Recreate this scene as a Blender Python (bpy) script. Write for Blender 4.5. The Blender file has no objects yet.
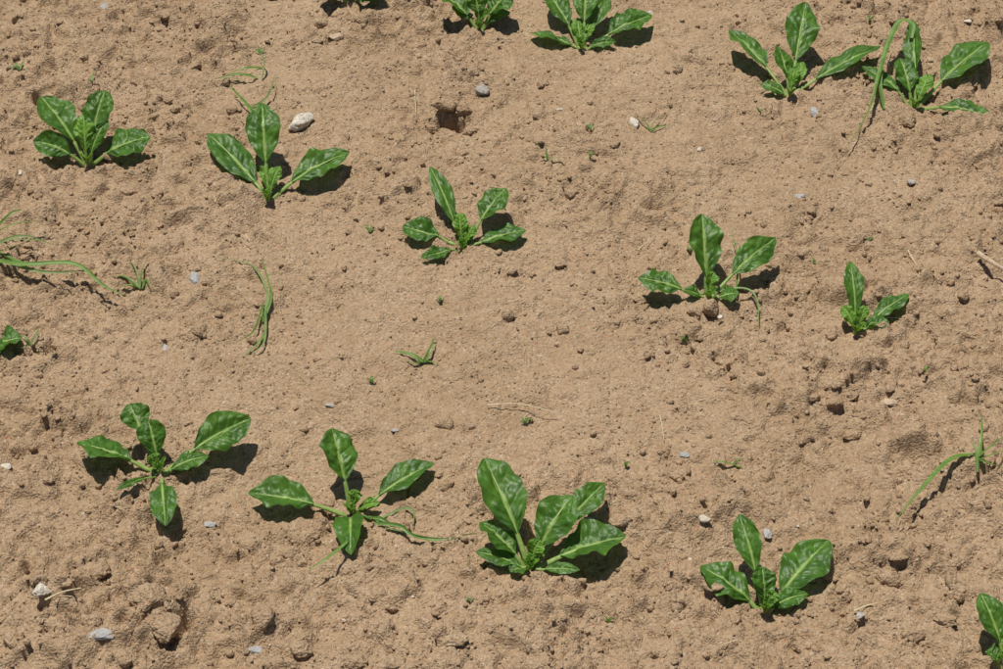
import bpy, bmesh, math, random
import numpy as np
from mathutils import Vector

# ------------------------------------------------------------------ camera
CAMH=1.6; PITCH=math.radians(42); LENS=75.0
F=1003*LENS/36.0
cp,sp=math.cos(PITCH),math.sin(PITCH)
FW=np.array([0,cp,-sp]); UP=np.array([0,sp,cp]); RT=np.array([1.0,0,0]); CP=np.array([0,0,CAMH])
sc=bpy.context.scene
cd=bpy.data.cameras.new("camera"); cam=bpy.data.objects.new("camera",cd); sc.collection.objects.link(cam)
cam.location=(0,0,CAMH); cam.rotation_euler=(math.radians(90)-PITCH,0,0)
cd.lens=LENS; cd.sensor_width=36; cd.clip_start=0.01; cd.clip_end=2000
sc.camera=cam
sc.view_settings.view_transform='Standard'; sc.view_settings.look='None'; sc.view_settings.exposure=0

def G(u,v,h=0.0):
    d=FW+RT*((u-501.5)/F)+UP*((334.5-v)/F)
    t=(h-CAMH)/d[2]
    return CP+d*t
def depth(p): return float(np.dot(np.array(p)-CP,FW))
def project(p):
    q=np.array(p)-CP; z=np.dot(q,FW)
    return 501.5+F*q[0]/z, 334.5-F*np.dot(q,UP)/z

# ------------------------------------------------------------------ noise
def _h(ix,iy,seed):
    h=(ix.astype(np.int64)*374761393+iy.astype(np.int64)*668265263+seed*974634777)&0xffffffff
    h=((h^(h>>13))*1274126177)&0xffffffff
    h=((h^(h>>15))*2246822519)&0xffffffff
    return ((h^(h>>16))&0xffffff)/float(0xffffff)
def gn(x,y,seed=0):
    ix=np.floor(x); iy=np.floor(y); fx=x-ix; fy=y-iy
    u=fx*fx*fx*(fx*(fx*6-15)+10); v=fy*fy*fy*(fy*(fy*6-15)+10)
    def g(ax,ay):
        a=_h(ix+ax,iy+ay,seed)*2*math.pi
        return np.cos(a)*(fx-ax)+np.sin(a)*(fy-ay)
    a=g(0,0)*(1-u)+g(1,0)*u; b=g(0,1)*(1-u)+g(1,1)*u
    return (a*(1-v)+b*v)*1.5
def fbm(x,y,seed,o=4):
    r=0;a=1;n=0
    for i in range(o):
        r=r+a*gn(x*2**i,y*2**i,seed+i*7); n+=a; a*=0.5
    return r/n
def worley(x,y,seed):
    ix=np.floor(x); iy=np.floor(y)
    f1=np.full(x.shape,9.0); f2=np.full(x.shape,9.0); idv=np.zeros(x.shape)
    for ax in(-1,0,1):
        for ay in(-1,0,1):
            cx=ix+ax; cy=iy+ay
            px=cx+_h(cx,cy,seed); py=cy+_h(cx,cy,seed+31)
            d=np.sqrt((px-x)**2+(py-y)**2); r=_h(cx,cy,seed+77)
            m=d<f1
            f2=np.where(m,f1,np.minimum(f2,d)); idv=np.where(m,r,idv); f1=np.where(m,d,f1)
    return f1,f2,idv
def sstep(a,b,x):
    t=np.clip((x-a)/(b-a),0,1); return t*t*(3-2*t)

# local soil features: (centre, rx, ry, angle, height)
FEAT=[]
def feat(u,v,rx,ry,ang,h,sharp=1.0):
    p=G(u,v); FEAT.append((p[0],p[1],rx,ry,math.radians(ang),h,sharp))
feat(449,121,.022,.012,-10,-.048,2.0)
feat(449,106,.025,.010,0,.007,1.5)
feat(181,628,.008,.020,-25,-.024,1.4)
feat(157,615,.030,.045,15,.015,1.3)
feat(118,640,.03,.03,0,.009,1.5)
feat(92,578,.045,.035,0,.014,1.2)
feat(70,655,.05,.03,0,.012,1.2)
feat(205,600,.04,.03,0,.008,1.2)
feat(40,600,.03,.02,0,.008,1.2)
feat(655,210,.014,.006,20,-.012,1.3)
feat(735,640,.03,.02,0,.008,1.5)
feat(690,175,.03,.02,0,.008,1.3)
feat(20,560,.03,.02,0,.010,1.3)
feat(640,600,.04,.02,0,.006,1.3)
feat(900,560,.05,.025,10,.008,1.3)
feat(600,130,.05,.03,0,.006,1.3)
feat(330,655,.05,.02,0,.008,1.3)
feat(385,560,.04,.02,0,.005,1.3)

def rough(x,y):
    return sstep(-.28,.36,fbm(x*2.6+3,y*2.6+1,5,4)+0.3*sstep(.2,.6,np.abs(x))+0.45*sstep(1.62,1.42,y))
def H(x,y):
    x=np.atleast_1d(np.asarray(x,float)); y=np.atleast_1d(np.asarray(y,float))
    r=rough(x,y)
    wx=x+.014*gn(x*30,y*30,91)+.006*gn(x*80,y*80,93); wy=y+.014*gn(x*30+9,y*30,92)+.006*gn(x*80,y*80+5,94)
    z=.010*gn(x*2.2,y*2.2,1)+.012*gn(x*7,y*7,2)+(.007+.007*r)*fbm(wx*19,wy*19,3,3)
    va=sstep(-.5,.6,gn(x*12,y*12,55))
    z=z+(.0022+.0105*r*va)*np.abs(gn(wx*33,wy*33,51))+(.0018+.0058*r*va)*np.abs(gn(wx*70,wy*70,52))
    f1,f2,i=worley(wx*26,wy*26,11); z=z+(.0010+.0095*r)*np.clip(1-f1*1.35,0,1)**.35*sstep(.62,.95,i)
    f1,f2,i=worley(wx*55,wy*55,12); z=z+(.0016+.0052*r)*np.clip(1-f1*1.5,0,1)**.35*sstep(.55,.95,i)
    f1,f2,i=worley(wx*115,wy*115,13); z=z+(.0018+.0020*r)*np.clip(1-f1*1.5,0,1)**.4*sstep(.4,1,i)
    z=z+(.0014+.0012*r)*fbm(x*150,y*150,14,2)
    c1,c2,ci=worley(wx*9,wy*9,21); m=sstep(.1,.4,fbm(x*5,y*5,44,2))
    z=z-.006*m*(1-sstep(.0,.035,c2-c1))
    c1,c2,ci=worley(wx*21,wy*21,22); m=sstep(.0,.4,fbm(x*6+4,y*6,45,2))
    z=z-.0035*m*(1-sstep(.0,.05,c2-c1))
    wob=np.clip(1+.9*gn(x*60,y*60,66)+.4*gn(x*140,y*140,67),.35,3)
    for (cx,cy,rx,ry,a,h,s) in FEAT:
        dx=x-cx; dy=y-cy
        q=((dx*math.cos(a)+dy*math.sin(a))/rx)**2+((-dx*math.sin(a)+dy*math.cos(a))/ry)**2
        z=z+h*np.exp(-np.clip(q*wob,0,50)**s)
    return z

# ------------------------------------------------------------------ mesh helper
def make_mesh(name,verts,faces,mats=(),smooth=True,mi=None,uv=None):
    me=bpy.data.meshes.new(name)
    verts=np.asarray(verts,dtype=np.float32); faces=np.asarray(faces,dtype=np.int32)
    n=faces.shape[1]
    me.vertices.add(len(verts)); me.vertices.foreach_set("co",verts.ravel())
    me.loops.add(faces.size); me.loops.foreach_set("vertex_index",faces.ravel())
    me.polygons.add(len(faces)); me.polygons.foreach_set("loop_start",np.arange(0,faces.size,n,dtype=np.int32))
    me.polygons.foreach_set("use_smooth",np.full(len(faces),smooth))
    for m in mats: me.materials.append(m)
    if mi is not None: me.polygons.foreach_set("material_index",np.asarray(mi,dtype=np.int32))
    if uv is not None:
        l=me.uv_layers.new(name="UVMap"); l.data.foreach_set("uv",np.asarray(uv,dtype=np.float32)[faces.ravel()].ravel())
    me.update(calc_edges=True)
    ob=bpy.data.objects.new(name,me); sc.collection.objects.link(ob)
    return ob

# ------------------------------------------------------------------ materials
class NT:
    def __init__(s,name):
        s.m=bpy.data.materials.new(name); s.m.use_nodes=True; s.t=s.m.node_tree; s.t.nodes.clear()
        s.out=s.t.nodes.new("ShaderNodeOutputMaterial")
    def n(s,ty,**k):
        x=s.t.nodes.new(ty)
        for a,b in k.items(): setattr(x,a,b)
        return x
    def l(s,a,b): s.t.links.new(a,b)
    def math(s,op,a,b=None,c=None,clamp=False):
        x=s.n("ShaderNodeMath",operation=op); x.use_clamp=clamp
        for i,v in enumerate((a,b,c)):
            if v is None: continue
            if isinstance(v,(int,float)): x.inputs[i].default_value=v
            else: s.l(v,x.inputs[i])
        return x.outputs[0]
    def mix(s,f,a,b,bt='MIX'):
        x=s.n("ShaderNodeMix",data_type='RGBA',blend_type=bt)
        for i,v in ((0,f),(6,a),(7,b)):
            if isinstance(v,(int,float)): x.inputs[i].default_value=v
            elif isinstance(v,tuple): x.inputs[i].default_value=v+(1,)
            else: s.l(v,x.inputs[i])
        return x.outputs[2]
    def noise(s,vec,scale,det=4,rough=.55):
        x=s.n("ShaderNodeTexNoise"); x.inputs['Scale'].default_value=scale; x.inputs['Detail'].default_value=det
        x.inputs['Roughness'].default_value=rough
        if vec is not None: s.l(vec,x.inputs['Vector'])
        return x.outputs['Fac']
    def ramp(s,f,a,b):
        x=s.n("ShaderNodeMapRange"); x.interpolation_type='SMOOTHSTEP'
        x.inputs[1].default_value=a; x.inputs[2].default_value=b; s.l(f,x.inputs[0]); return x.outputs[0]

def soil_mat(name):
    k=NT(name); g=k.n("ShaderNodeNewGeometry"); P=g.outputs['Position']
    big=k.ramp(k.noise(P,5,3),.3,.7); med=k.ramp(k.noise(P,42,4,.65),.3,.72); fin=k.ramp(k.noise(P,280,2,.7),.3,.72)
    c=k.mix(big,(.388,.268,.162),(.460,.330,.212))
    c=k.mix(k.math('MULTIPLY',med,.6),c,(.540,.402,.268))
    c=k.mix(k.math('MULTIPLY',k.math('SUBTRACT',1.0,fin),.6),c,(.270,.176,.100))
    v=k.n("ShaderNodeTexVoronoi"); v.inputs['Scale'].default_value=380; k.l(P,v.inputs['Vector'])
    sx=k.n("ShaderNodeSeparateColor"); k.l(v.outputs['Color'],sx.inputs[0])
    c=k.mix(k.math('MULTIPLY',k.math('GREATER_THAN',sx.outputs[0],.965),.30),c,(.66,.56,.45))
    c=k.mix(k.math('MULTIPLY',k.math('GREATER_THAN',sx.outputs[1],.95),.45),c,(.17,.12,.085))
    c=k.mix(k.math('MULTIPLY',k.math('GREATER_THAN',sx.outputs[2],.992),.5),c,(.45,.19,.10))
    b=k.n("ShaderNodeBsdfPrincipled"); k.l(c,b.inputs['Base Color']); b.inputs['Roughness'].default_value=.95
    b.inputs['Specular IOR Level'].default_value=.1
    hgt=k.math('ADD',k.noise(P,330,3,.7),k.math('MULTIPLY',v.outputs['Distance'],-.5))
    bp=k.n("ShaderNodeBump"); bp.inputs['Strength'].default_value=1.0; bp.inputs['Distance'].default_value=.0030
    k.l(hgt,bp.inputs['Height']); k.l(bp.outputs[0],b.inputs['Normal'])
    k.l(b.outputs[0],k.out.inputs[0]); return k.m

def leaf_mat(name,dark,light,trans):
    k=NT(name); uv=k.n("ShaderNodeUVMap"); uv.uv_map="UVMap"
    s=k.n("ShaderNodeSeparateXYZ"); k.l(uv.outputs[0],s.inputs[0])
    g=k.n("ShaderNodeNewGeometry"); P=g.outputs['Position']
    a=k.math('ABSOLUTE',k.math('SUBTRACT',k.math('MULTIPLY',s.outputs[0],2.0),1.0)); q=s.outputs[1]
    wob=k.math('MULTIPLY',k.math('SUBTRACT',k.noise(P,90,2),.5),.35)
    ph=k.math('ADD',k.math('SUBTRACT',k.math('MULTIPLY',q,7.0),k.math('MULTIPLY',a,1.6)),wob)
    fr=k.math('FRACT',ph); dv=k.math('ABSOLUTE',k.math('SUBTRACT',fr,.5))
    side=k.math('MULTIPLY',k.ramp(dv,.42,.5),k.math('SUBTRACT',1.0,k.ramp(a,.45,1.0)))
    wm=k.math('ADD',.05,k.math('MULTIPLY',k.math('POWER',k.math('SUBTRACT',1.0,q),2.0),.22))
    mid=k.math('SUBTRACT',1.0,k.math('DIVIDE',a,wm),clamp=True)
    mid=k.math('POWER',mid,.5)
    var=k.ramp(k.noise(P,50,4,.65),.3,.7)
    c=k.mix(var,dark,light)
    c=k.mix(k.math('MULTIPLY',side,.5),c,(.16,.30,.045))
    c=k.mix(k.math('MULTIPLY',mid,.9),c,(.33,.47,.13))
    b=k.n("ShaderNodeBsdfPrincipled"); k.l(c,b.inputs['Base Color'])
    b.inputs['Specular IOR Level'].default_value=.42
    rr=k.math('ADD',.36,k.math('MULTIPLY',k.noise(P,70,2),.20)); k.l(rr,b.inputs['Roughness'])
    hh=k.math('ADD',k.math('MULTIPLY',side,-.3),k.noise(P,150,2,.5))
    bp=k.n("ShaderNodeBump"); bp.inputs['Strength'].default_value=.32; bp.inputs['Distance'].default_value=.0016
    k.l(hh,bp.inputs['Height']); k.l(bp.outputs[0],b.inputs['Normal'])
    t=k.n("ShaderNodeBsdfTranslucent"); t.inputs[0].default_value=trans+(1,)
    m=k.n("ShaderNodeMixShader"); m.inputs[0].default_value=.23; k.l(b.outputs[0],m.inputs[1]); k.l(t.outputs[0],m.inputs[2])
    k.l(m.outputs[0],k.out.inputs[0]); return k.m

def simple_mat(name,c1,c2,scale,rough=.6,trans=None,bump=.4,spec=.4,dist=.001):
    k=NT(name); g=k.n("ShaderNodeNewGeometry"); P=g.outputs['Position']
    f=k.ramp(k.noise(P,scale,4,.65),.3,.7); c=k.mix(f,c1,c2)
    b=k.n("ShaderNodeBsdfPrincipled"); k.l(c,b.inputs['Base Color']); b.inputs['Roughness'].default_value=rough
    b.inputs['Specular IOR Level'].default_value=spec
    bp=k.n("ShaderNodeBump"); bp.inputs['Strength'].default_value=bump; bp.inputs['Distance'].default_value=dist
    k.l(k.noise(P,scale*2.5,3,.6),bp.inputs['Height']); k.l(bp.outputs[0],b.inputs['Normal'])
    if trans:
        t=k.n("ShaderNodeBsdfTranslucent"); t.inputs[0].default_value=trans+(1,)
        m=k.n("ShaderNodeMixShader"); m.inputs[0].default_value=.25; k.l(b.outputs[0],m.inputs[1]); k.l(t.outputs[0],m.inputs[2])
        k.l(m.outputs[0],k.out.inputs[0])
    else: k.l(b.outputs[0],k.out.inputs[0])
    return k.m
M_SOIL=soil_mat("dry_soil")
M_LEAF=leaf_mat("beet_leaf",(.028,.092,.008),(.072,.180,.018),(.20,.42,.02))
M_YOUNG=leaf_mat("beet_young_leaf",(.075,.19,.016),(.15,.31,.032),(.32,.56,.04))
M_STEM=simple_mat("beet_petiole",(.22,.36,.07),(.36,.48,.15),120,.42,(.3,.45,.1))
M_GRASS=simple_mat("grass_blade",(.08,.18,.025),(.17,.29,.06),60,.45,(.25,.42,.06))
M_GRASSD=simple_mat("grass_dusty",(.12,.20,.05),(.24,.29,.11),60,.55,(.2,.3,.06))
M_STRAW=simple_mat("straw",(.50,.40,.23),(.68,.58,.38),150,.7)
M_WHITE=simple_mat("stone_white",(.70,.65,.57),(.50,.43,.33),150,.85,None,.9,.2,.003)
M_GREY=simple_mat("stone_grey",(.44,.41,.37),(.30,.27,.24),130,.85,None,.9,.2,.003)
M_BLUE=simple_mat("stone_bluegrey",(.33,.33,.32),(.43,.41,.39),130,.85,None,.9,.2,.003)
M_TAN=simple_mat("stone_tan",(.56,.45,.32),(.42,.30,.20),130,.9,None,.9,.2,.003)
M_RED=simple_mat("brick_crumb",(.42,.17,.09),(.50,.26,.16),200,.9)

# ------------------------------------------------------------------ ground
def axis(a,b,step,far):
    core=np.arange(a,b+step/2,step); g=[];d=step
    x=0
    while x<far: d*=1.28; x+=d; g.append(x)
    g=np.array(g); return np.concatenate([a-g[::-1],core,b+g])
xs=axis(-.84,.84,.0024,400); ys=axis(1.22,2.62,.0026,400)
X,Y=np.meshgrid(xs,ys); Z=H(X.ravel(),Y.ravel())
nx,ny=len(xs),len(ys)
V=np.stack([X.ravel(),Y.ravel(),Z],1)
i=np.arange((ny-1)*(nx-1)); r=i//(nx-1); c=i%(nx-1); a=r*nx+c
make_mesh("soil_ground",V,np.stack([a,a+1,a+nx+1,a+nx],1),[M_SOIL])
ZG=Z.reshape(ny,nx)
def Hf(x,y):
    x=np.atleast_1d(np.asarray(x,float)); y=np.atleast_1d(np.asarray(y,float))
    j=np.clip(np.searchsorted(xs,x)-1,0,nx-2); k=np.clip(np.searchsorted(ys,y)-1,0,ny-2)
    fx=(x-xs[j])/(xs[j+1]-xs[j]); fy=(y-ys[k])/(ys[k+1]-ys[k])
    return (ZG[k,j]*(1-fx)+ZG[k,j+1]*fx)*(1-fy)+(ZG[k+1,j]*(1-fx)+ZG[k+1,j+1]*fx)*fy
def GH(u,v):
    p=G(u,v)
    for _ in range(5): p=G(u,v,float(Hf(p[0],p[1])[0]))
    return p

# ------------------------------------------------------------------ rocks
_ico={}
def ico(sub):
    if sub not in _ico:
        bm=bmesh.new(); bmesh.ops.create_icosphere(bm,subdivisions=sub,radius=1)
        v=np.array([q.co[:] for q in bm.verts]); f=np.array([[w.index for w in q.verts] for q in bm.faces]); bm.free(); _ico[sub]=(v,f)
    return _ico[sub]
def rock_template(sub,rg,cuts=9,lump=.18,fine=.06):
    v,f=ico(sub); v=v.copy()
    nrm=v.copy()
    k=rg.uniform(0,50,3)
    n=gn(v[:,0]*1.6+k[0],v[:,1]*1.6+v[:,2]*1.3+k[1],3)+.6*gn(v[:,1]*3+k[2],v[:,2]*3+v[:,0]*2,4)
    v=v*(1+lump*n)[:,None]
    for _ in range(cuts):
        d=rg.normal(size=3); d/=np.linalg.norm(d); o=rg.uniform(.55,.85)
        t=v@d-o; v=v-np.where(t>0,t,0)[:,None]*d*.9
    if sub>=3:
        n2=gn(v[:,0]*6+k[0],v[:,1]*6+v[:,2]*5,5)+.5*gn(v[:,0]*12+v[:,2]*9,v[:,1]*12+k[1],6)
        v=v+nrm*(fine*n2)[:,None]
    return v,f
def rotm(rg,n):
    q=rg.normal(size=(n,4)); q/=np.linalg.norm(q,axis=1)[:,None]; w,x,y,z=q.T
    return np.stack([np.stack([1-2*(y*y+z*z),2*(x*y-z*w),2*(x*z+y*w)],1),np.stack([2*(x*y+z*w),1-2*(x*x+z*z),2*(y*z-x*w)],1),np.stack([2*(x*z-y*w),2*(y*z+x*w),1-2*(x*x+y*y)],1)],1)
def scatter(name,n,r0,r1,sub,mats,dens=None,pw=2.0,sink=.25,nt=8,smooth=False,seed=1,fine=.06):
    rg=np.random.default_rng(seed)
    x=rg.uniform(-.84,.84,n*5); y=rg.uniform(1.22,2.62,n*5)
    if dens is not None:
        keep=rg.uniform(0,1,len(x))<dens(x,y); x=x[keep]; y=y[keep]
    x=x[:n];y=y[:n]; n=len(x); z=Hf(x,y)
    s=r0*(r1/r0)**(rg.uniform(0,1,n)**pw)
    R=rotm(rg,n); tp=[rock_template(sub,rg,9,.2,fine) for _ in range(nt)]
    ti=rg.integers(0,nt,n); VV=[];FF=[];MI=[];off=0
    fl=rg.uniform(.55,1,(n,3)); 
    for k in range(nt):
        idx=np.where(ti==k)[0]
        if len(idx)==0: continue
        v,f=tp[k]
        q=v[None]*fl[idx][:,None,:]
        w=np.einsum('nij,nvj->nvi',R[idx],q)
        w[:,:,2]*=.75
        w=w*s[idx][:,None,None]+np.stack([x[idx],y[idx],z[idx]+s[idx]*(.5-sink)],1)[:,None,:]
        nv=len(v); VV.append(w.reshape(-1,3))
        ff=f[None]+(np.arange(len(idx))*nv)[:,None,None]+off; FF.append(ff.reshape(-1,3)); off+=nv*len(idx)
        MI.append(np.repeat(rg.integers(0,len(mats),len(idx)),len(f)))
    return make_mesh(name,np.concatenate(VV),np.concatenate(FF),mats,smooth,np.concatenate(MI))
dn=lambda x,y:.10+.90*rough(x,y)*sstep(-.35,.35,gn(x*14,y*14,71))
dn2=lambda x,y:.15+.85*sstep(-.4,.4,gn(x*9,y*9,72))
scatter("soil_crumbs",17000,.0008,.0025,2,[M_SOIL],dn2,1.3,.25,10,False,2)
scatter("soil_clods",4600,.0020,.0062,2,[M_SOIL],dn,1.6,.36,14,True,3)
scatter("soil_clods",760,.0050,.0150,3,[M_SOIL],dn,1.9,.55,16,True,4,.12)
scatter("gravel",300,.0010,.0030,2,[M_GREY,M_TAN,M_WHITE,M_TAN,M_WHITE,M_RED],None,2.4,.25,8,False,5)

def stone(name,u,v,wpx,hpx,mat,ang=0,flat=.6,sink=.2,sub=4,fine=.05):
    rg=np.random.default_rng(int(u*7+v)); p=GH(u,v); s=F/depth(p)
    w,f=rock_template(sub,rg,11,.2,fine)
    rx=wpx/s/2*1.15; ry=hpx/s/2/.85*1.15; rz=min(rx,ry)*flat
    w=w*np.array([rx,ry,rz]); a=math.radians(ang)
    w=np.stack([w[:,0]*math.cos(a)-w[:,1]*math.sin(a),w[:,0]*math.sin(a)+w[:,1]*math.cos(a),w[:,2]],1)
    w=w+np.array([p[0],p[1],p[2]+rz*(.6-sink)])
    return make_mesh(name,w,f,[mat],True)
for a in [(482,92,13,11,M_GREY),(195,280,11,16,M_BLUE,20),(42,592,18,14,M_WHITE),(100,635,28,12,M_BLUE,5,.6,.4),(798,197,14,9,M_BLUE,0,.5,.5),
          (705,520,12,8,M_WHITE),(685,455,12,8,M_BLUE,0,.4,.5),(768,475,12,6,M_BLUE,0,.4,.5),(767,535,9,12,M_BLUE,0,.5,.4),(815,112,9,14,M_BLUE,0,.5,.5),(634,124,9,13,M_WHITE,30),
          (395,430,8,5,M_GREY,0,.4,.5),(210,524,14,6,M_BLUE,0,.4,.6),(5,468,12,8,M_WHITE),(20,174,8,7,M_WHITE),(105,8,9,9,M_GREY),
          (890,402,14,9,M_TAN,0,.4,.6),(912,183,9,7,M_GREY),(345,620,6,5,M_WHITE),(165,350,6,12,M_BLUE,0,.3,.5),(968,22,7,5,M_WHITE),(700,150,6,5,M_WHITE),(590,520,5,4,M_WHITE),(720,318,6,5,M_WHITE),(930,60,7,5,M_TAN),(650,14,7,5,M_WHITE),(560,110,6,4,M_WHITE),(860,616,9,7,M_GREY),(690,560,6,4,M_WHITE),
          (337,38,16,9,M_TAN,20),(330,405,9,6,M_GREY,0,.4,.6),(255,650,14,9,M_BLUE,0,.5,.6)]:
    stone("pebble",*a)
stone("limestone_chip",302,124,28,14,M_WHITE,48,.8)
for a in [(710,310,17,17,0,.9,.1),(703,338,16,13,0,.7,.3),(908,122,14,19,0,.8,.2),(560,265,13,10),(853,436,20,14,0,.6,.4),(430,131,16,10,0,.8,.3),(470,132,14,9,0,.8,.3),(446,109,26,12,0,.9,.1),(463,113,16,10,0,.9,.1),  # clods overhanging the hole's far rim are added to shade it
          (150,600,44,30,20,.6,.6),(166,628,26,34,0,.7,.4),(95,570,34,22,-20,.5,.5),(55,625,26,20,0,.6,.5),(132,590,22,16,0,.6,.4),(300,650,24,16,0,.6,.5),(350,662,30,18,0,.5,.5),(258,392,18,12,0,.5,.5),(640,300,14,10,0,.6,.5),(620,520,22,14,0,.5,.6),(900,556,20,12,0,.4,.7),(945,620,22,14,0,.5,.5),(455,640,26,14,0,.5,.6)]:
    stone("soil_clod",*a[:4],M_SOIL,*a[4:],fine=.12)

# ------------------------------------------------------------------ plants
class MB:
    def __init__(s): s.v=[];s.f=[];s.m=[];s.uv=[];s.n=0
    def add(s,v,f,mi,uv):
        s.v.append(v); s.f.append(np.asarray(f)+s.n); s.m.append(np.full(len(f),mi)); s.uv.append(uv); s.n+=len(v)
    def make(s,name,mats):
        return make_mesh(name,np.concatenate(s.v),np.concatenate(s.f),mats,True,np.concatenate(s.m),np.concatenate(s.uv))
def gridf(n,m):
    i=np.arange((n-1)*(m-1)); a=(i//(m-1))*m+i%(m-1); return np.stack([a,a+1,a+m+1,a+m],1)
def nz(v): return v/np.maximum(np.linalg.norm(v,axis=-1,keepdims=True),1e-9)
def frame(P,hdir,roll):
    T=nz(np.gradient(P,axis=0)); S=np.array([hdir[1],-hdir[0],0.0])
    S=np.repeat(S[None],len(P),0); S=nz(S-(S*T).sum(1)[:,None]*T); N=np.cross(S,T)
    r=roll if np.ndim(roll) else np.full(len(P),roll)
    c=np.cos(r)[:,None]; s=np.sin(r)[:,None]
    return T,S*c+N*s,N*c-S*s
def leaf(mb,P0,P2,W,ps,arch,roll,mi,rg,young=False,side=0.0,wide=1.1):
    d=P2-P0; h=d[:2]; hl=np.linalg.norm(h)+1e-6; hd=h/hl
    P1=P0+np.array([d[0]*.42,d[1]*.42,d[2]*.70+arch])+np.array([hd[1],-hd[0],0])*side
    NS=64; s=np.linspace(0,1,NS)[:,None]
    P=(1-s)**2*P0+2*s*(1-s)*P1+s*s*P2
    # keep stalk and blade above the soil
    g=Hf(P[:,0],P[:,1])+.0035*np.clip(np.linspace(0,1,NS)*6,0,1); g[:3]=-9
    P[:,2]=np.maximum(P[:,2],g)
    for _ in range(10): P[1:-1,2]=(P[:-2,2]+2*P[1:-1,2]+P[2:,2])/4
    tw=np.linspace(0,1,NS)*rg.uniform(-.35,.35)
    T,S,N=frame(P,hd,roll+tw)
    k0=int(NS*ps); idx=np.linspace(k0,NS-1,54)
    def at(A): 
        lo=np.floor(idx).astype(int); hi=np.minimum(lo+1,NS-1); f=(idx-lo)[:,None]; return A[lo]*(1-f)+A[hi]*f
    Pb,Sb,Nb=at(P),nz(at(S)),nz(at(N)); q=np.linspace(0,1,54)
    w=(W/2)*np.clip(np.sin(math.pi*np.clip(q,0,1)**wide),0,1)**.76
    w=np.maximum(w*(1+.025*np.sin(q*13+rg.uniform(0,6))),.0015*(1-q)+.0001)
    M=25; t=np.linspace(-1,1,M)
    Q,TT=np.meshgrid(q,t,indexing='ij'); A=np.abs(TT)
    ph1,ph2,ph3=rg.uniform(0,6.28,3); cup=rg.uniform(.05,.42)
    env=np.sin(math.pi*np.clip(Q,0,1))**.5
    x7=Q*7-A*1.6
    puck=(np.abs(np.sin(math.pi*x7))**.6)*(1-A**3)*sstep(0.03,.25,A)
    sd=rg.integers(0,9999)
    z=cup*A**1.4*w[:,None]+ (.062 if not young else .12)*W*.6*(puck-.4)*env
    fr=rg.uniform(8,13)
    z=z+w[:,None]*(.17 if not young else .30)*A**2.3*(np.sin(Q*fr+ph1+(TT>0)*ph3)+.5*np.sin(Q*fr*2.1+ph2))*env
    z=z+.12*W*fbm(Q*4+sd,TT*1.5+sd,int(sd),3)*env
    z=z-.0009*(1-A)**6*(1-Q)
    lat=w[:,None]*TT*(1+.025*np.sin(Q*31+ph2+ (TT>0)*2)*A**3)
    ww=Pb[:,None]+Sb[:,None]*lat[...,None]+Nb[:,None]*z[...,None]
    uv=np.stack([(TT+1)/2,Q],-1).reshape(-1,2)
    mb.add(ww.reshape(-1,3),gridf(54,M),mi,uv)
    K=9; a=np.linspace(0,2*math.pi,K); ii=np.linspace(0,NS*.9-1,30).astype(int)
    sr=ii/(NS-1); R=(.0008+.056*W*.9)*(1-.85*np.clip((sr-.0)/.9,0,1)**.9)
    R=np.clip(R,.0003,.0027)
    c=P[ii]-N[ii]*(R*.75+.0002)[:,None]
    ring=c[:,None]+S[ii][:,None]*(np.cos(a)[None,:,None]*(R*1.15)[:,None,None])+N[ii][:,None]*(np.sin(a)[None,:,None]*(R*.85)[:,None,None])
    uv=np.zeros((30*K,2)); mb.add(ring.reshape(-1,3),gridf(30,K),2,uv)
def plant(u,v,leaves,seed):
    rg=np.random.default_rng(seed); mb=MB(); b=GH(u,v); gz=b[2]
    for lf in leaves:
        tu,tv,tz,wpx=lf[:4]; o=lf[4] if len(lf)>4 else {}
        gt=GH(tu,tv)[2]
        P2=G(tu,tv,max(gz+tz/100,gt+.006)); 
        az=rg.uniform(0,6.28); P0=b+np.array([math.cos(az)*.0015,math.sin(az)*.0015,-.002])
        d=P2-P0; hd=d[:2]/(np.linalg.norm(d[:2])+1e-6); roll=math.radians(o.get('roll',rg.uniform(-16,16)))
        P0=P0+np.array([hd[0],hd[1],0])*.0025
        S=np.array([hd[1],-hd[0],0]); T=d/np.linalg.norm(d); N=np.cross(S,T); S=S*math.cos(roll)+N*math.sin(roll)
        tp=np.array([T@RT,T@UP]); tp/=np.linalg.norm(tp)+1e-9; s2=np.array([S@RT,S@UP])
        f=min(max(abs(s2[0]*tp[1]-s2[1]*tp[0]),.66),1); sc_=F/depth((P0+P2)/2)
        W=wpx/sc_/f*1.04
        leaf(mb,P0,P2,W,o.get('ps',.30),o.get('arch',.9)/100,roll,1 if o.get('y') else 0,rg,bool(o.get('y')),o.get('side',0)/100,o.get('wide',1.1))
    for i in range(4):
        a=rg.uniform(0,6.28); l=rg.uniform(.010,.017)
        P0=b+np.array([0,0,-.001]); P2=b+np.array([math.cos(a)*l*.6,math.sin(a)*l*.6,l*1.2])
        leaf(mb,P0,P2,rg.uniform(.006,.010),.1,.002,0,1,rg,True)
    return mb.make("sugar_beet_plant",[M_LEAF,M_YOUNG,M_STEM])
Y_={'y':1,'ps':.22}
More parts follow.
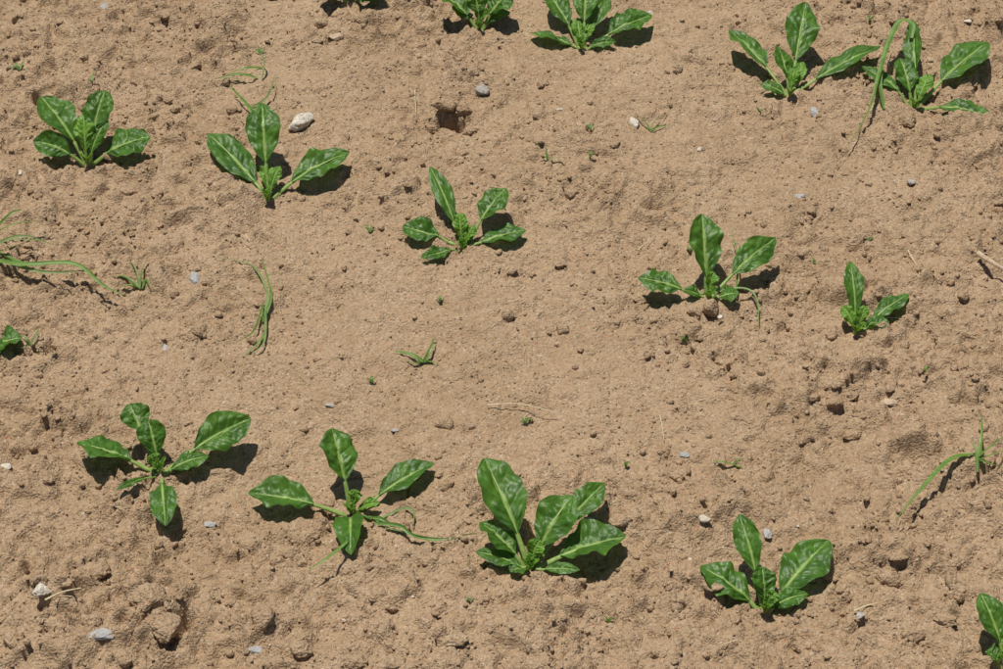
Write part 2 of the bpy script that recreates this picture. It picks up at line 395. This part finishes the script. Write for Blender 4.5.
plants=[
 (88,164,[(41,97,4.8,31,{'ps':.3}),(105,90,6.0,29,{'ps':.35}),(33,141,2.6,23),(151,137,2.8,25),(84,114,4.4,20,{'y':1,'ps':.2}),(108,120,4.0,18,{'ps':.2})]),
 (268,200,[(208,134,3.0,27,{'ps':.22}),(262,103,7.0,34,{'ps':.34}),(349,152,2.6,26,{'ps':.32}),(266,162,2.6,14,Y_),(280,166,2.6,12,Y_)]),
 (463,250,[(430,167,4.8,18,{'ps':.28}),(506,188,4.2,27,{'ps':.42}),(526,230,1.3,18),(402,227,1.4,20,{'ps':.4}),(421,258,.8,11,{'arch':.3}),(459,213,3.0,15,Y_),(474,226,2.2,12,Y_)]),
 (708,300,[(702,214,6.0,34,{'ps':.22}),(638,278,1.6,23,{'ps':.38}),(776,238,2.8,27,{'ps':.38}),(739,293,1.0,14,{'arch':.5}),(684,290,1.1,10,{'arch':.4}),(714,272,2.2,13,Y_)]),
 (856,334,[(850,261,4.6,19,{'ps':.22}),(909,294,1.8,17,{'ps':.3}),(888,322,.9,11,{'arch':.4}),(842,306,2.0,14,Y_),(866,306,2.2,12,Y_)]),
 (-12,352,[(22,338,1.6,20,{'ps':.2}),(-30,300,4,24),(-60,345,2,24),(5,350,1.0,12)]),
 (160,474,[(77,442,2.0,30,{'ps':.36}),(129,404,4.4,24,{'ps':.55}),(251,418,2.2,36,{'ps':.42}),(148,420,3.8,26,{'ps':.28}),(166,526,.7,27,{'ps':.22,'arch':1.4}),(209,456,1.0,17,{'ps':.2}),(150,455,2.0,12,Y_),(116,490,.5,6,{'arch':.4})]),
 (352,514,[(248,493,1.7,26,{'ps':.38}),(332,428,5.2,36,{'ps':.34}),(434,463,2.2,26,{'ps':.34}),(351,555,1.0,30,{'ps':.06,'arch':2.4}),(357,490,2.4,13,Y_),(380,503,1.3,9,Y_),(395,525,.6,7,{'arch':.3})]),
 (530,570,[(484,458,5.2,44,{'ps':.30}),(572,495,4.0,38,{'ps':.28}),(604,483,3.0,27,{'ps':.52}),(626,536,1.8,32,{'ps':.34}),(480,522,2.4,25,{'ps':.28}),(476,552,1.2,15,{'ps':.2}),(580,570,.7,11,{'ps':.3,'arch':.4}),(510,572,1.0,16,{'ps':.1,'arch':.8}),(540,540,2.6,17,Y_)]),
 (765,612,[(739,514,5.0,26,{'ps':.36}),(829,540,2.8,38,{'ps':.24}),(700,566,2.0,33,{'ps':.22}),(762,566,3.2,26,{'ps':.2}),(808,594,1.1,18,{'ps':.15}),(776,592,1.8,12,Y_)]),
 (1006,668,[(980,593,3.6,26,{'ps':.3}),(985,652,1.3,17,{'ps':.2}),(1040,600,4,30),(1070,650,2.5,30),(1010,630,3,18,Y_)]),
 (480,30,[(438,-8,3.0,22),(512,-8,4.0,24),(474,-8,4.0,22),(452,6,1.8,13),(510,12,1.4,12),(482,8,2.2,14,Y_)]),
 (350,0,[(315,-14,2.6,20),(385,-10,2.6,20),(345,-40,5,26),(322,-2,1.0,11),(374,2,1.0,11)]),
 (582,50,[(529,33,1.3,16,{'ps':.2}),(545,-10,4.2,23,{'ps':.35}),(586,-12,4.6,23,{'ps':.4}),(652,15,2.0,20,{'ps':.38}),(616,42,.8,10,{'ps':.2}),(610,-4,3.2,16),(577,18,2.2,16,Y_),(592,22,2.0,12,Y_)]),
 (790,96,[(729,30,2.6,22,{'ps':.42}),(806,2,6.0,33,{'ps':.33}),(881,46,2.2,20,{'ps':.3}),(760,84,1.0,14,{'ps':.2,'arch':.6}),(778,46,3.6,20,{'ps':.3}),(795,68,2.2,13,Y_),(804,62,2.4,14,Y_)]),
 (914,108,[(988,42,3.0,29,{'ps':.38}),(912,20,5.2,14,{'ps':.3,'roll':40}),(862,66,2.0,17,{'ps':.3}),(990,117,1.2,19,{'ps':.33,'arch':1.6}),(900,58,3.4,24,{'ps':.25}),(930,74,2.6,14,Y_)]),
]
for i,(u,v,L) in enumerate(plants): plant(u,v,L,100+i)

# rows carry on outside the picture
rg=np.random.default_rng(55)
A=GH(160,474); B=GH(1006,668); step=(B-A)/4; nrm=np.array([-step[1],step[0],0]); nrm/=np.linalg.norm(nrm)
for row in range(-2,4):
    for k in range(-5,9):
        p=A+step*(k+rg.uniform(-.12,.12))+nrm*.47*row
        if p[1]<.3: continue
        uu,vv=project(p)
        if -110<uu<1110 and -90<vv<770: continue
        p[2]=float(Hf(p[0],p[1])[0]); mb=MB(); n=rg.integers(5,8); a0=rg.uniform(0,6.28)
        for j in range(n):
            a=a0+j*2.4; l=rg.uniform(.06,.10); e=rg.uniform(.3,.9)
            leaf(mb,p+np.array([0,0,-.002]),p+np.array([math.cos(a)*l*math.cos(e),math.sin(a)*l*math.cos(e),l*math.sin(e)*.8]),rg.uniform(.025,.038),.35,.009,0,0,rg)
        mb.make("sugar_beet_plant",[M_LEAF,M_YOUNG,M_STEM])

# ------------------------------------------------------------------ grasses / straw
def ribbon(mb,pts,w,mi=0,seed=0,fold=.35,thick=False):
    P=[]
    pts=[np.array(p,float) for p in pts]; pp=[2*pts[0]-pts[1]]+pts+[2*pts[-1]-pts[-2]]
    for i in range(1,len(pp)-2):
        for t in np.linspace(0,1,14,endpoint=(i==len(pp)-3)):
            a,b,c,d=pp[i-1:i+3]
            P.append(.5*((2*b)+(-a+c)*t+(2*a-5*b+4*c-d)*t*t+(-a+3*b-3*c+d)*t**3))
    P=np.array(P); 
    P[:,2]=np.maximum(P[:,2],Hf(P[:,0],P[:,1])+(.0016 if not thick else .0002))
    for _ in range(3 if not thick else 8): P[1:-1,2]=(P[:-2,2]+2*P[1:-1,2]+P[2:,2])/4
    n=len(P); q=np.linspace(0,1,n)
    T=nz(np.gradient(P,axis=0)); rg=np.random.default_rng(abs(seed))
    S=nz(np.cross(T,np.array([0,0,1.0])+.001)); N=np.cross(S,T)
    if not thick:
        r=rg.uniform(-.5,.5)+rg.uniform(-.8,.8)*q; c=np.cos(r)[:,None]; s=np.sin(r)[:,None]; S,N=S*c+N*s,N*c-S*s
        ww=w/2*np.clip((1-q**2.5),0.03,1)*sstep(-.25,.2,q); t=np.array([-1,-.5,0,.5,1])
        lat=ww[:,None]*t[None]; z=np.abs(t)[None]*ww[:,None]*fold
        V=P[:,None]+S[:,None]*lat[...,None]+N[:,None]*z[...,None]
        mb.add(V.reshape(-1,3),gridf(n,5),mi,np.zeros((n*5,2)))
    else:
        a=np.linspace(0,2*math.pi,8); R=w/2*(1-.5*q)
        V=P[:,None]+S[:,None]*(np.cos(a)[None]*R[:,None])[...,None]+N[:,None]*(np.sin(a)[None]*R[:,None])[...,None]
        mb.add(V.reshape(-1,3),gridf(n,8),mi,np.zeros((n*8,2)))
def grass(name,strands,mats,thick=False,k=1.2):
    mb=MB()
    for j,(w,pts) in enumerate(strands):
        gz=GH(pts[0][0],pts[0][1])[2]; P=[]
        for (u,v,z) in pts:
            g=GH(u,v)[2]; P.append(G(u,v,max(gz+z/100,g+.0018)))
        ribbon(mb,P,w*(1 if thick else k)/1000,0 if j%2==0 or len(mats)==1 else 1,j+int(pts[0][0])+50,thick=thick)
    return mb.make(name,mats)
GM=[M_GRASS,M_GRASSD]
grass("grass_weed",[(4.5,[(268,136,.1),(250,108,1.2),(226,82,.8)]),(3,[(252,108,.1),(268,96,1),(276,72,1.4)]),(3.4,[(258,78,.1),(238,74,.8),(213,80,.3)]),(2.5,[(262,80,.1),(264,60,1.5),(255,42,1.8)]),(3.2,[(262,68,.1),(245,68,1),(228,74,.4)]),(2.6,[(240,80,.1),(228,78,.6),(212,84,.2)]),(2.4,[(250,108,.1),(262,104,.6),(270,110,.4)])],GM)
grass("grass_weed",[(5,[(-20,258,.1),(25,264,1.2),(75,264,1.2),(104,286,.7),(130,297,.1)]),(4,[(-15,250,.1),(20,236,1.4),(58,246,.4)]),(3.5,[(-15,240,.1),(15,224,1.5),(52,221,.6)]),(4,[(-12,255,.1),(15,246,1.2),(50,232,1.0)]),(3,[(-10,234,.1),(10,214,2),(24,209,2)]),(4,[(5,262,.2),(45,272,.6),(95,270,.3)]),(4,[(-10,250,.2),(20,262,.6),(40,268,.3)]),(3,[(-15,246,.2),(10,240,.8),(46,240,.5)])],GM)
grass("grass_weed",[(3.5,[(140,288,0),(125,277,.8),(107,276,.3)]),(3,[(140,288,0),(143,268,1.4),(153,250,1.6)]),(3,[(141,288,0),(130,285,.5),(116,288,.1)]),(2.5,[(140,289,0),(136,270,1.2),(128,258,1.4)]),(4,[(142,289,0),(146,280,.6),(150,288,.2)])],GM)
grass("grass_weed",[(3,[(262,322,.1),(271,295,.6),(260,252,.4)]),(3,[(262,315,.1),(268,296,.8),(252,266,.8),(212,256,.3)]),(3.2,[(264,310,.2),(264,335,.4),(242,358,.1)]),(2.5,[(266,308,.1),(264,342,.4),(250,354,.1)]),(2.2,[(264,302,.1),(254,330,.5),(238,342,.1)])],GM)
grass("grass_weed",[(4,[(424,362,0),(410,354,.6),(391,351,.2)]),(4,[(424,362,0),(430,350,1),(435,336,1.2)]),(3.5,[(424,362,0),(415,363,.3),(404,360,.1)]),(3.5,[(424,362,0),(432,362,.3),(441,366,.1)])],[M_GRASS])
grass("grass_weed",[(2.4,[(30,345,0),(26,338,.8),(16,334,.3)]),(2.4,[(30,345,0),(36,335,.8),(40,326,.6)]),(2.4,[(30,345,0),(38,344,.3),(50,346,.1)]),(2.4,[(30,346,0),(22,348,.3),(12,346,.1)])],GM)
grass("grass_weed",[(5.5,[(976,454,.3),(950,460,1.0),(922,488,.8),(894,522,.1)]),(3.6,[(978,460,0),(982,436,1.4),(981,408,2)]),(3.6,[(977,458,0),(992,446,1.3),(1015,428,1.6)]),(4,[(978,460,0),(990,464,.6),(1012,470,.2)]),(3,[(978,472,0),(976,450,1.2),(970,440,1.4)]),(3,[(978,460,0),(1000,452,1),(1020,446,1)])],[M_GRASS,M_GRASS])
grass("grass_blade",[(8,[(911,38,4.5),(911,24,5.2),(900,22,5.2),(890,40,4.4),(879,75,3),(868,112,1.5),(838,162,.3)]),(5,[(884,110,0),(880,84,2),(884,50,3.4),(892,30,3)])],[M_GRASS])
grass("grass_weed",[(2.6,[(690,296,.4),(740,288,1.2),(757,300,.9),(758,334,.1)]),(2.2,[(735,300,.1),(738,260,2.5),(730,224,2.6)])],[M_GRASS])
grass("grass_weed",[(3.6,[(375,523,.3),(400,526,.8),(415,536,.6),(450,539,.5),(482,532,.1)]),(2.8,[(378,520,.2),(405,508,1.0),(414,514,1.0),(412,530,.3)]),(3.2,[(350,540,.1),(330,556,.6),(306,572,.1)]),(2.8,[(385,528,.2),(420,536,.5),(440,543,.2)]),(2.6,[(395,530,.2),(430,540,.5),(470,538,.1)])],GM)
grass("grass_weed",[(2.6,[(650,130,.1),(645,122,.6),(632,111,.4)]),(2.6,[(650,130,.1),(656,120,.7),(669,109,.5)]),(2.2,[(650,131,.1),(660,126,.3),(668,127,.2)])],GM)
grass("grass_weed",[(2.4,[(548,160,.1),(546,150,1),(547,142,1.2)]),(2.4,[(548,160,.1),(556,158,.5),(566,163,.2)]),(2,[(548,160,.1),(543,156,.5),(537,157,.3)])],GM)
grass("grass_weed",[(2.8,[(733,465,.1),(722,462,.6),(711,461,.3)]),(2.6,[(733,465,.1),(738,460,.7),(744,458,.6)]),(2.4,[(733,465,.1),(738,467,.4),(745,469,.2)])],GM)
for (u,v,s) in [(683,341,8),(525,421,7),(370,230,7),(372,381,5),(92,80,8),(20,68,9),(590,128,5),(625,464,5),(868,240,5),(608,620,6),(760,110,6),(440,300,4),(870,20,6),(690,250,4),(590,155,5),(260,52,5),(350,455,4),(815,262,4),(470,600,4),(925,370,4)]:
    r2=np.random.default_rng(u*3+v); st=[]
    for j in range(r2.integers(3,6)):
        a=r2.uniform(0,6.28); st.append((r2.uniform(1.4,2.8),[(u,v+2,0),(u+math.cos(a)*s*.5,v-abs(s)*.3+math.sin(a)*s*.3,.5),(u+math.cos(a)*s*1.2,v+math.sin(a)*s*.7-2,.25)]))
    grass("seedling_weed",st,GM)
for w,pts in [(1.6,[(487,405,.4),(520,404,.5),(557,413,.35)]),(1.4,[(873,318,.5),(918,320,.4)]),(1.4,[(908,250,.4),(920,275,.3)]),(1.4,[(638,250,.4),(656,235,.5)]),(2.0,[(854,611,.4),(877,603,.4)]),
    (2.2,[(45,600,.3),(62,592,.4),(81,588,.3)]),(1.2,[(660,415,.3),(664,440,.3)]),(1.2,[(415,205,.3),(398,212,.3)]),(1.2,[(738,640,.25),(716,648,.3)]),(1.1,[(560,330,.3),(575,322,.3)]),(1.0,[(110,505,.3),(128,512,.3)]),(1.2,[(415,90,.3),(416,112,.3)]),(1.0,[(60,20,.3),(80,32,.3)]),(1.0,[(955,330,.3),(975,335,.3)]),(1.0,[(250,240,.3),(236,232,.3)]),(1.0,[(610,240,.3),(590,250,.3)])]:
    if len(pts)==2: a,b=pts; pts=[a,((a[0]+b[0])/2,(a[1]+b[1])/2-1,(a[2]+b[2])/2+.05),b]
    grass("straw_stalk",[(w,pts)],[M_STRAW],True)
grass("dry_root",[(7,[(978,253,.3),(992,262,.6),(1012,274,.3)])],[M_TAN],True)

# ------------------------------------------------------------------ light
sv=np.array([.17,-.22,-1.0]); to=-sv/np.linalg.norm(sv)
el=math.asin(to[2]); az=math.atan2(to[0],to[1])
w=bpy.data.worlds.new("World"); sc.world=w; w.use_nodes=True
nt=w.node_tree; bg=nt.nodes.get("Background") or nt.nodes.new("ShaderNodeBackground")
sky=nt.nodes.new("ShaderNodeTexSky"); sky.sky_type='NISHITA'; sky.sun_disc=False; sky.sun_elevation=el; sky.sun_rotation=az
nt.links.new(sky.outputs[0],bg.inputs[0]); bg.inputs[1].default_value=.05
ld=bpy.data.lights.new("sun","SUN"); ld.energy=4.6; ld.angle=math.radians(.5); ld.color=(1,.955,.87)
lo=bpy.data.objects.new("sun",ld); sc.collection.objects.link(lo); lo.location=(0,0,5)
lo.rotation_euler=Vector(sv).to_track_quat('-Z','Y').to_euler()
